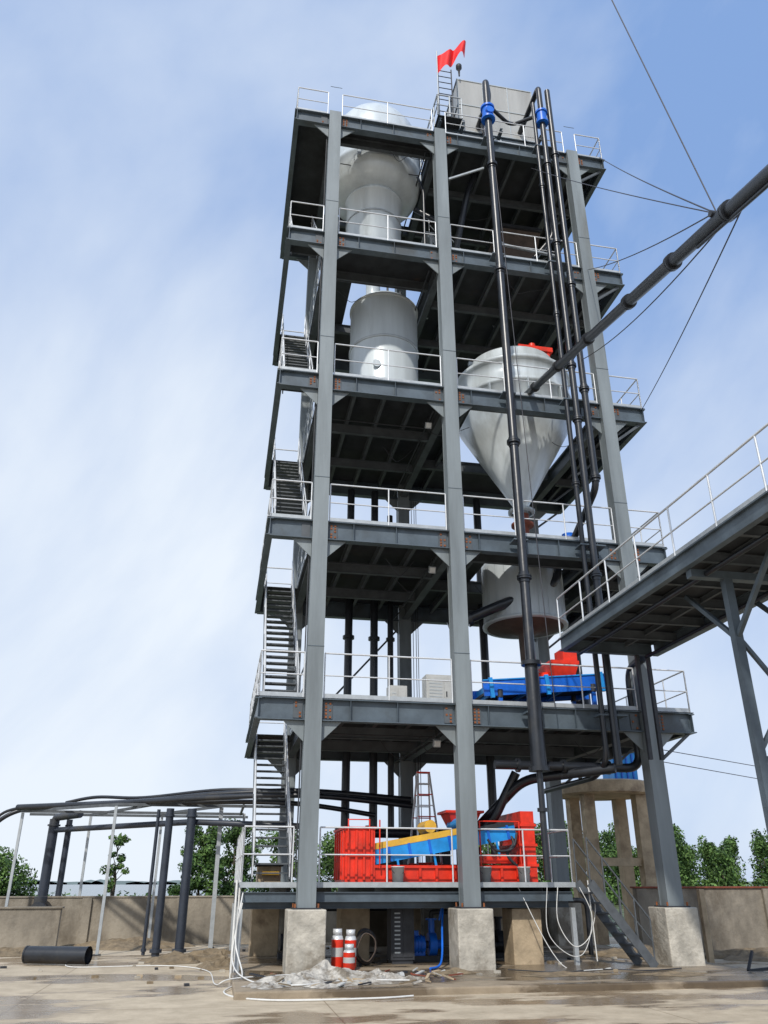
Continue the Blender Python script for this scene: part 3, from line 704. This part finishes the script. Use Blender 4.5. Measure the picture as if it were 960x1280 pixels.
# ------------------------------------------------------------------ ground
def groundmat(name,light0,light1,wet0,wet1,wp,grassy):
    gm=bpy.data.materials.new(name); gm.use_nodes=True; nt=gm.node_tree; bs=nt.nodes['Principled BSDF']
    geo=nt.nodes.new('ShaderNodeNewGeometry')
    def noise(sc,det=6,ro=.6,st=None):
        n=nt.nodes.new('ShaderNodeTexNoise');n.inputs['Scale'].default_value=sc;n.inputs['Detail'].default_value=det;n.inputs['Roughness'].default_value=ro
        if st:
            mp=nt.nodes.new('ShaderNodeMapping');mp.inputs['Scale'].default_value=st;nt.links.new(geo.outputs['Position'],mp.inputs['Vector']);nt.links.new(mp.outputs[0],n.inputs['Vector'])
        else: nt.links.new(geo.outputs['Position'],n.inputs['Vector'])
        return n.outputs['Fac']
    def ramp(src,p0,p1,c0,c1):
        r=nt.nodes.new('ShaderNodeValToRGB');r.color_ramp.elements[0].position=p0;r.color_ramp.elements[1].position=p1
        r.color_ramp.elements[0].color=(*c0,1);r.color_ramp.elements[1].color=(*c1,1);nt.links.new(src,r.inputs['Fac']);return r.outputs['Color']
    def mix(f,a,bb):
        m=nt.nodes.new('ShaderNodeMix');m.data_type='RGBA';nt.links.new(f,m.inputs['Factor']);nt.links.new(a,m.inputs['A']);nt.links.new(bb,m.inputs['B']);return m.outputs['Result']
    fine=ramp(noise(1.8,10,.72),.3,.7,light0,light1)
    wet=ramp(noise(.42,9,.6,(.6,1.4,1)),wp,wp+.05,(0,0,0),(1,1,1))
    wetc=ramp(noise(2,8,.65),.3,.7,wet0,wet1)
    near=mix(wet,fine,wetc)
    if grassy:
        grass=ramp(noise(.3,8,.7),.35,.65,(.05,.09,.03),(.14,.15,.07))
        sep=nt.nodes.new('ShaderNodeSeparateXYZ');nt.links.new(geo.outputs['Position'],sep.inputs[0])
        mr=nt.nodes.new('ShaderNodeMapRange');mr.inputs['From Min'].default_value=11.4;mr.inputs['From Max'].default_value=12.5;nt.links.new(sep.outputs['Y'],mr.inputs['Value'])
        near=mix(mr.outputs['Result'],near,grass)
        br=nt.nodes.new('ShaderNodeTexBrick');br.offset=0;br.inputs['Scale'].default_value=1;br.inputs['Brick Width'].default_value=5;br.inputs['Row Height'].default_value=4;br.inputs['Mortar Size'].default_value=.012;br.inputs['Mortar Smooth'].default_value=.3
        nt.links.new(geo.outputs['Position'],br.inputs['Vector'])
        dk=nt.nodes.new('ShaderNodeMix');dk.data_type='RGBA';dk.blend_type='MULTIPLY';nt.links.new(br.outputs['Fac'],dk.inputs['Factor']);nt.links.new(near,dk.inputs['A']);dk.inputs['B'].default_value=(.55,.5,.45,1)
        near=dk.outputs['Result']
    spk=ramp(noise(60,4,.8),.36,.44,(.72,.70,.66),(1,1,1))
    ml=nt.nodes.new('ShaderNodeMix');ml.data_type='RGBA';ml.blend_type='MULTIPLY';ml.inputs['Factor'].default_value=.8;nt.links.new(near,ml.inputs['A']);nt.links.new(spk,ml.inputs['B'])
    nt.links.new(ml.outputs['Result'],bs.inputs['Base Color'])
    rr=nt.nodes.new('ShaderNodeMapRange');nt.links.new(wet,rr.inputs['Value']);rr.inputs['To Min'].default_value=.88;rr.inputs['To Max'].default_value=.22;nt.links.new(rr.outputs['Result'],bs.inputs['Roughness'])
    bp=nt.nodes.new('ShaderNodeBump');bp.inputs['Distance'].default_value=.02;nt.links.new(noise(22,6,.7),bp.inputs['Height']);nt.links.new(bp.outputs[0],bs.inputs['Normal'])
    bs2=nt.nodes.new('ShaderNodeMapRange');nt.links.new(wet,bs2.inputs['Value']);bs2.inputs['To Min'].default_value=.35;bs2.inputs['To Max'].default_value=.10;nt.links.new(bs2.outputs['Result'],bp.inputs['Strength'])
    return gm
M['yard']=groundmat('ground_yard',(.38,.315,.225),(.60,.51,.38),(.20,.145,.09),(.34,.26,.17),.49,True)
M['slab']=groundmat('slab_concrete',(.25,.20,.14),(.38,.31,.225),(.10,.075,.05),(.17,.13,.085),.44,False)
b=MB(); b.add([(-1500,-200,-.12),(1500,-200,-.12),(1500,2500,-.12),(-1500,2500,-.12)],[(0,1,2,3)],'yard')
g=b.done('ground',origin=(0,0,-.12))
b=MB(); b.box(-1.5,9.6,-3.2,7.4,-.3,0,'slab'); b.done('concrete_slab',bevel=.03,origin=(0,0,0))
b=MB()
b.box(-14,3.2,11.0,11.25,-.3,1.25,'wall'); b.box(-14,3.2,10.97,11.28,1.25,1.30,'wall')
for x in (-12,-9,-6,-3,0): b.box(x-.15,x+.15,10.9,10.998,-.3,1.24,'wall')
b.done('boundary_wall',bevel=.01)
b=MB(); b.box(-9.3,-6.4,8.6,8.85,-.3,1.0,'wall'); b.box(-9.35,-6.35,8.55,8.9,1.0,1.05,'wall'); b.done('low_wall',bevel=.01)
b=MB(); b.box(9.9,40,4.2,4.45,-.3,1.55,'wall'); b.box(9.85,40,4.15,4.5,1.55,1.60,'rim')
for x in (10,14,18): b.box(x-.15,x+.15,4.1,4.198,-.3,1.54,'wall')
b.done('boundary_wall',bevel=.01)
b=MB(); b.box(9.93,10.07,.93,1.07,-.12,1.55,'conct'); b.done('fence_post',bevel=.01)
b=MB(); b.bar((9.3,-1.6,.0),(14,-1.2,.25),.06,.06,'dark'); b.bar((9.3,-1.6,0.0),(9.6,-1.4,.35),.05,.05,'dark'); b.done('metal_kerb_rail')
wm=bpy.data.materials.new('lake_water');wm.use_nodes=True;w=wm.node_tree.nodes['Principled BSDF'];w.inputs['Base Color'].default_value=(.16,.20,.22,1);w.inputs['Roughness'].default_value=.25
M['water']=wm
b=MB(); b.add([(-900,60,-.05),(20,60,-.05),(20,900,-.05),(-900,900,-.05)],[(0,1,2,3)],'water'); b.done('lake_water')
b=MB()
random.seed(3)
x=-900
M['farhill']=mat('far_shore_haze',(.20,.26,.28),.9,0,.15,.02)
while x<1200:
    w_=random.uniform(14,45);h=random.uniform(2.5,6)
    n_=7
    top=[(x+w_*(k/(n_-1)),905,h*(.45+.55*math.sin(math.pi*k/(n_-1)))*random.uniform(.85,1.1)) for k in range(n_)]
    vs=[(p[0],905,-1) for p in top]+top
    b.add(vs,[(k,k+1,n_+k+1,n_+k) for k in range(n_-1)],'farhill'); x+=w_*.55
b.done('far_shore_background')
# ------------------------------------------------------------------ clutter
random.seed(11)
def crumple(name,cx,cy,rx,ry,h,k,n=16,z=0):
    b=MB();vs=[];fs=[]
    ph=[random.uniform(0,6) for _ in range(6)]
    for i in range(n+1):
        for j in range(n+1):
            a=i/n*2-1;c=j/n*2-1
            u=a*math.sqrt(1-c*c/2);v=c*math.sqrt(1-a*a/2)
            d=math.hypot(u,v)
            ed=1+.22*math.sin(math.atan2(v,u)*3+ph[0])+.12*math.sin(math.atan2(v,u)*7+ph[1])
            f=max(0,1-d)**.7
            zz=f*h*(.6+.4*math.sin(a*6+ph[2])*math.cos(c*5+ph[3]))+f*random.uniform(0,.5)*h
            vs.append((cx+u*rx*ed,cy+v*ry*ed,z+.004+zz))
    for i in range(n):
        for j in range(n):
            q=i*(n+1)+j; fs.append((q,q+n+1,q+n+2,q+1))
    b.add(vs,fs,k,False); b.done(name)
crumple('plastic_sheeting',.35,-1.3,.8,.5,.24,'bag',26); crumple('plastic_sheeting',-.35,-1.9,.6,.4,.16,'bag',22); crumple('plastic_sheeting',1.3,-1.5,.5,.4,.14,'bag',18); crumple('plastic_sheeting',.9,-2.4,.5,.3,.08,'bag')
crumple('plastic_sheeting',-.9,-2.6,.4,.3,.08,'bag'); crumple('plastic_sheeting',1.9,-1.9,.3,.2,.06,'bag'); crumple('plastic_sheeting',.1,-2.8,.35,.2,.07,'bag')
crumple('mud_heap',-2.7,4.5,1.0,.8,.2,'mud',z=-.12);crumple('mud_heap',-1.9,5.2,.9,.6,.25,'mud',z=-.12);crumple('mud_heap',3.0,-.9,.5,.25,.08,'mud');crumple('mud_heap',.3,-.85,.6,.25,.16,'mud')
crumple('mud_heap',-4.5,9.5,1.8,.8,.3,'mud',z=-.12); crumple('mud_heap',9,2.5,1.5,.8,.2,'mud'); crumple('mud_heap',-7.5,7.5,1.2,.6,.2,'mud',z=-.12); crumple('mud_heap',-1.6,2.6,.7,.5,.2,'mud',z=-.12); crumple('mud_heap',12.5,2.6,1.8,.9,.3,'mud',z=-.12)
crumple('mud_heap',5.2,-1.6,.9,.4,.05,'mud'); crumple('mud_heap',7.4,-2.0,.7,.35,.05,'mud')
b=MB()
b.tube(curve([(-1.2,4,1.6),(-1.35,.3,1.5),(-1.45,-.1,.6),(-1.3,-1.0,.02),(-1.65,-2.4,-.10),(-.9,-3.5,-.10),(.8,-3.6,-.10),(1.6,-3.4,-.10)],10),.016,'whose',7)
b.tube(curve([(-1.35,.2,1.3),(-1.5,-.2,.3),(-1.2,-1.6,.02),(-.4,-2.6,.02),(.6,-2.0,.02),(1.8,-2.2,.02)],10),.014,'whose',7)
b.done('white_hose')
b=MB()
b.tube(curve([(-5.4,4.2,-.10),(-5.0,3.2,-.10),(-3,3.2,-.10),(-2.0,1.8,-.10),(-1.8,-1,-.10),(-1.4,-1.2,.02),(.5,-.5,.02)],10),.012,'whose',6)
b.tube(curve([(5,.4,1.6),(5.7,-.2,.05),(6.6,-.7,.02),(5.8,-1.1,.02)],10),.010,'whose',6)
b.tube(curve([(4.3,-.6,.02),(5.2,-1.3,.02),(6.3,-.9,.02),(7.2,-1.3,.02),(8.1,-1.0,.02)],10),.012,'dark',6)
b.done('white_hose')
b=MB()
for i in range(44):
    x=random.uniform(-.9,2.8);y=random.uniform(-2.9,-.5);t=random.uniform(0,3.14);L=random.uniform(.1,.4)
    b.bar((x,y,.03),(x+L*math.cos(t),y+L*math.sin(t),.04+random.uniform(0,.05)),random.uniform(.02,.10),.02,random.choice(['bag','conct','dark','rim','cab','mud']))
for i in range(70):
    x=random.uniform(-8,9);y=random.uniform(-1.5,9);zz=0.02 if -1.4<x<9.5 and y<7.3 else -.1
    b.obox((x,y,zz),(random.uniform(.02,.07),.01,0),(-.01,random.uniform(.02,.06),0),(0,0,.025),random.choice(['mud','conct','conc','dark']))
b.done('scrap_offcuts')
b=MB()
for x,y in((-1.5,.1),(-1.42,.4)): b.tube([(x,y,-.1),(x,y,1.75)],.025,'whose',8)
b.done('white_conduit')
cable((8.7,.0,4.8),(60,20,4.2),.010,.4,'rope'); cable((8.7,.0,4.5),(60,20,3.4),.010,.4,'rope')

# ------------------------------------------------------------------ trees
def leaves(b,cx,cy,cz,rx,ry,rz,n,s,ks):
    for _ in range(n):
        while True:
            a,c,d=random.uniform(-1,1),random.uniform(-1,1),random.uniform(-1,1)
            if .15<a*a+c*c+d*d<=1:break
        p=Vector((cx+a*rx,cy+c*ry,cz+d*rz))
        nr=(Vector((a,c,d+.3)).normalized()+Vector((random.gauss(0,.5),random.gauss(0,.5),random.gauss(0,.5)))).normalized()
        u=nr.cross(Vector((random.gauss(0,1),random.gauss(0,1),random.gauss(0,1)))).normalized(); w=nr.cross(u)
        ss=s*random.uniform(.5,1.3)
        b.add([p-u*ss,p+w*ss*.55,p+u*ss,p-w*ss*.55],[(0,1,2,3)],random.choice(ks))
def tree(name,x,y,h,w,seed,nl=2600,s=.12,trunk=.35,z0=-.1,nc=30):
    random.seed(seed); b=MB(); th=h*trunk
    b.tube([(x,y,z0),(x+.05,y,z0+th),(x-.03,y,z0+h*.7)],.1,'bark',8,radii=[h*.022,h*.015,h*.006])
    cl=[]
    for i in range(nc):
        t=random.uniform(0,1); zz=z0+th*.8+(h-th*.8)*t*.95
        wr=w/2*(1-.5*t)*math.sqrt(random.random())*1.0; a=random.uniform(0,6.28)
        c=Vector((x+wr*math.cos(a),y+wr*math.sin(a),zz)); cl.append(c)
        b.tube([(x,y,max(z0+th*.6,zz-h*.12)),tuple(c)],.03,'bark',5,radii=[h*.006,h*.002])
    for c in cl:
        r=random.uniform(.13,.22)*w; dk=random.random()
        ks=['leaf','leaf2','leaf2'] if dk>.6 else (['leaf','leaf','leaf3'] if dk>.3 else ['leaf3','leaf','leaf3'])
        leaves(b,c.x,c.y,c.z,r,r,r*.75,int(nl/nc),s,ks)
    b.done(name,origin=(x,y,z0))
tree('tree',-10.3,17,3.0,3.6,1,11000,.07,.15,nc=50)
tree('tree',-5.75,15.5,3.5,1.0,2,1200,.065,.55,nc=16)
tree('tree',-2.7,22,4.3,2.4,3,9000,.08,.2,nc=44)
tree('tree',-1.1,24,4.6,2.8,4,8000,.08,.2,nc=40)
tree('tree',1.4,26,4.2,3.4,8,7000,.09,.2,nc=40)
tree('tree',4.5,28,4.2,4.2,9,6000,.09,.2,nc=36)
random.seed(21); b=MB()
for row,(yy0,yy1,hs) in enumerate(((53,58,1.0),(60,66,1.12))):
    x=23+row*.6
    while x<72:
        y=random.uniform(yy0,yy1); h=random.uniform(4.6,6.9)*hs; w=random.uniform(2.8,4.2)
        b.tube([(x,y,-.1),(x,y,h*.6)],.1,'bark',6,radii=[.12,.06])
        for i in range(20):
            t=random.random()**.9; zz=.3+(h-.9)*t; r=w*.28*(1.15-.6*t); a=random.uniform(0,6.28); d=random.uniform(0,w*.32)*(1-.4*t)
            dk=random.random()
            ks=['leaf','leaf2','leaf2'] if dk>.6 else (['leaf','leaf','leaf3'] if dk>.3 else ['leaf3','leaf3','leaf'])
            leaves(b,x+d*math.cos(a),y+d*math.sin(a),zz,r,r,r*1.15,85,.15,ks)
        x+=random.uniform(1.1,2.0)
b.done('distant_tree_row')
random.seed(22); b=MB(); x=-60
while x<75:
    y=random.uniform(49,52); h=random.uniform(.6,1.4)+(.9 if x>20 else 0)
    leaves(b,x,y,h*.4,1.2,1,h*.6,70,.18,['leaf','leaf3','leaf2']); x+=random.uniform(.7,1.8)
b.done('shoreline_shrubs')

# ------------------------------------------------------------------ world
SUN_EL,SUN_AZ=R(44),R(206)
W=bpy.data.worlds.new('World');scn.world=W;W.use_nodes=True;nt=W.node_tree;nt.nodes.clear()
out=nt.nodes.new('ShaderNodeOutputWorld');bg=nt.nodes.new('ShaderNodeBackground')
sky=nt.nodes.new('ShaderNodeTexSky');sky.sky_type='NISHITA';sky.sun_disc=False;sky.sun_elevation=SUN_EL;sky.sun_rotation=SUN_AZ;sky.dust_density=1.0;sky.air_density=1.0
tc=nt.nodes.new('ShaderNodeTexCoord');mp=nt.nodes.new('ShaderNodeMapping');mp.inputs['Rotation'].default_value=(.3,.9,.4);mp.inputs['Location'].default_value=(.35,.1,.2)
nt.links.new(tc.outputs['Generated'],mp.inputs['Vector'])
mp2=nt.nodes.new('ShaderNodeMapping');mp2.inputs['Scale'].default_value=(.9,1.4,1.9);nt.links.new(mp.outputs[0],mp2.inputs['Vector'])
n1=nt.nodes.new('ShaderNodeTexNoise');n1.inputs['Scale'].default_value=1.45;n1.inputs['Detail'].default_value=8;n1.inputs['Roughness'].default_value=.5;n1.inputs['Distortion'].default_value=.3
nt.links.new(mp2.outputs[0],n1.inputs['Vector'])
def mth(op,a,bb):
    m=nt.nodes.new('ShaderNodeMath');m.operation=op
    for i,v in enumerate((a,bb)):
        if isinstance(v,(int,float)): m.inputs[i].default_value=v
        else: nt.links.new(v,m.inputs[i])
    return m.outputs[0]
def mrange(src,a,bb,c,d):
    m=nt.nodes.new('ShaderNodeMapRange');m.inputs['From Min'].default_value=a;m.inputs['From Max'].default_value=bb;m.inputs['To Min'].default_value=c;m.inputs['To Max'].default_value=d
    nt.links.new(src,m.inputs['Value']);return m.outputs['Result']
sp=nt.nodes.new('ShaderNodeSeparateXYZ');nt.links.new(tc.outputs['Generated'],sp.inputs[0])
f=mrange(n1.outputs['Fac'],.36,.64,.24,.82)
f=mth('ADD',f,mrange(sp.outputs['X'],-.35,.65,.22,-.14))
f=mth('ADD',f,mrange(sp.outputs['Z'],.05,.8,.22,-.22))
cla=nt.nodes.new('ShaderNodeClamp');nt.links.new(f,cla.inputs[0]);cla.inputs[1].default_value=.05;cla.inputs[2].default_value=.96
base=nt.nodes.new('ShaderNodeMix');base.data_type='RGBA';base.inputs['Factor'].default_value=.8
nt.links.new(sky.outputs[0],base.inputs['A']);base.inputs['B'].default_value=(2.0,3.55,6.9,1)
cl=nt.nodes.new('ShaderNodeMix');cl.data_type='RGBA';nt.links.new(cla.outputs[0],cl.inputs['Factor'])
nt.links.new(base.outputs['Result'],cl.inputs['A']);cl.inputs['B'].default_value=(7.2,7.8,8.5,1)
nt.links.new(cl.outputs['Result'],bg.inputs['Color']);bg.inputs['Strength'].default_value=.12
nt.links.new(bg.outputs[0],out.inputs['Surface'])
sl=bpy.data.lights.new('sun','SUN');sl.energy=3.2;sl.angle=R(1.8);sl.color=(1,.95,.87)
so=bpy.data.objects.new('sun',sl);COL.objects.link(so)
dv=Vector((math.sin(SUN_AZ)*math.cos(SUN_EL),math.cos(SUN_AZ)*math.cos(SUN_EL),math.sin(SUN_EL)))
so.rotation_euler=dv.to_track_quat('Z','Y').to_euler();so.location=dv*60
# ------------------------------------------------------------------ camera
cam=bpy.data.cameras.new('camera');co=bpy.data.objects.new('camera',cam);COL.objects.link(co)
cam.sensor_fit='VERTICAL';cam.sensor_height=24;cam.lens=24*998/1280;cam.clip_end=5000;cam.clip_start=.05
co.location=(-1.98,-19.27,1.7);co.rotation_euler=(R(90+24.9),0,R(-10.9))
scn.camera=co
scn.view_settings.view_transform='Standard';scn.view_settings.look='None';scn.view_settings.exposure=0
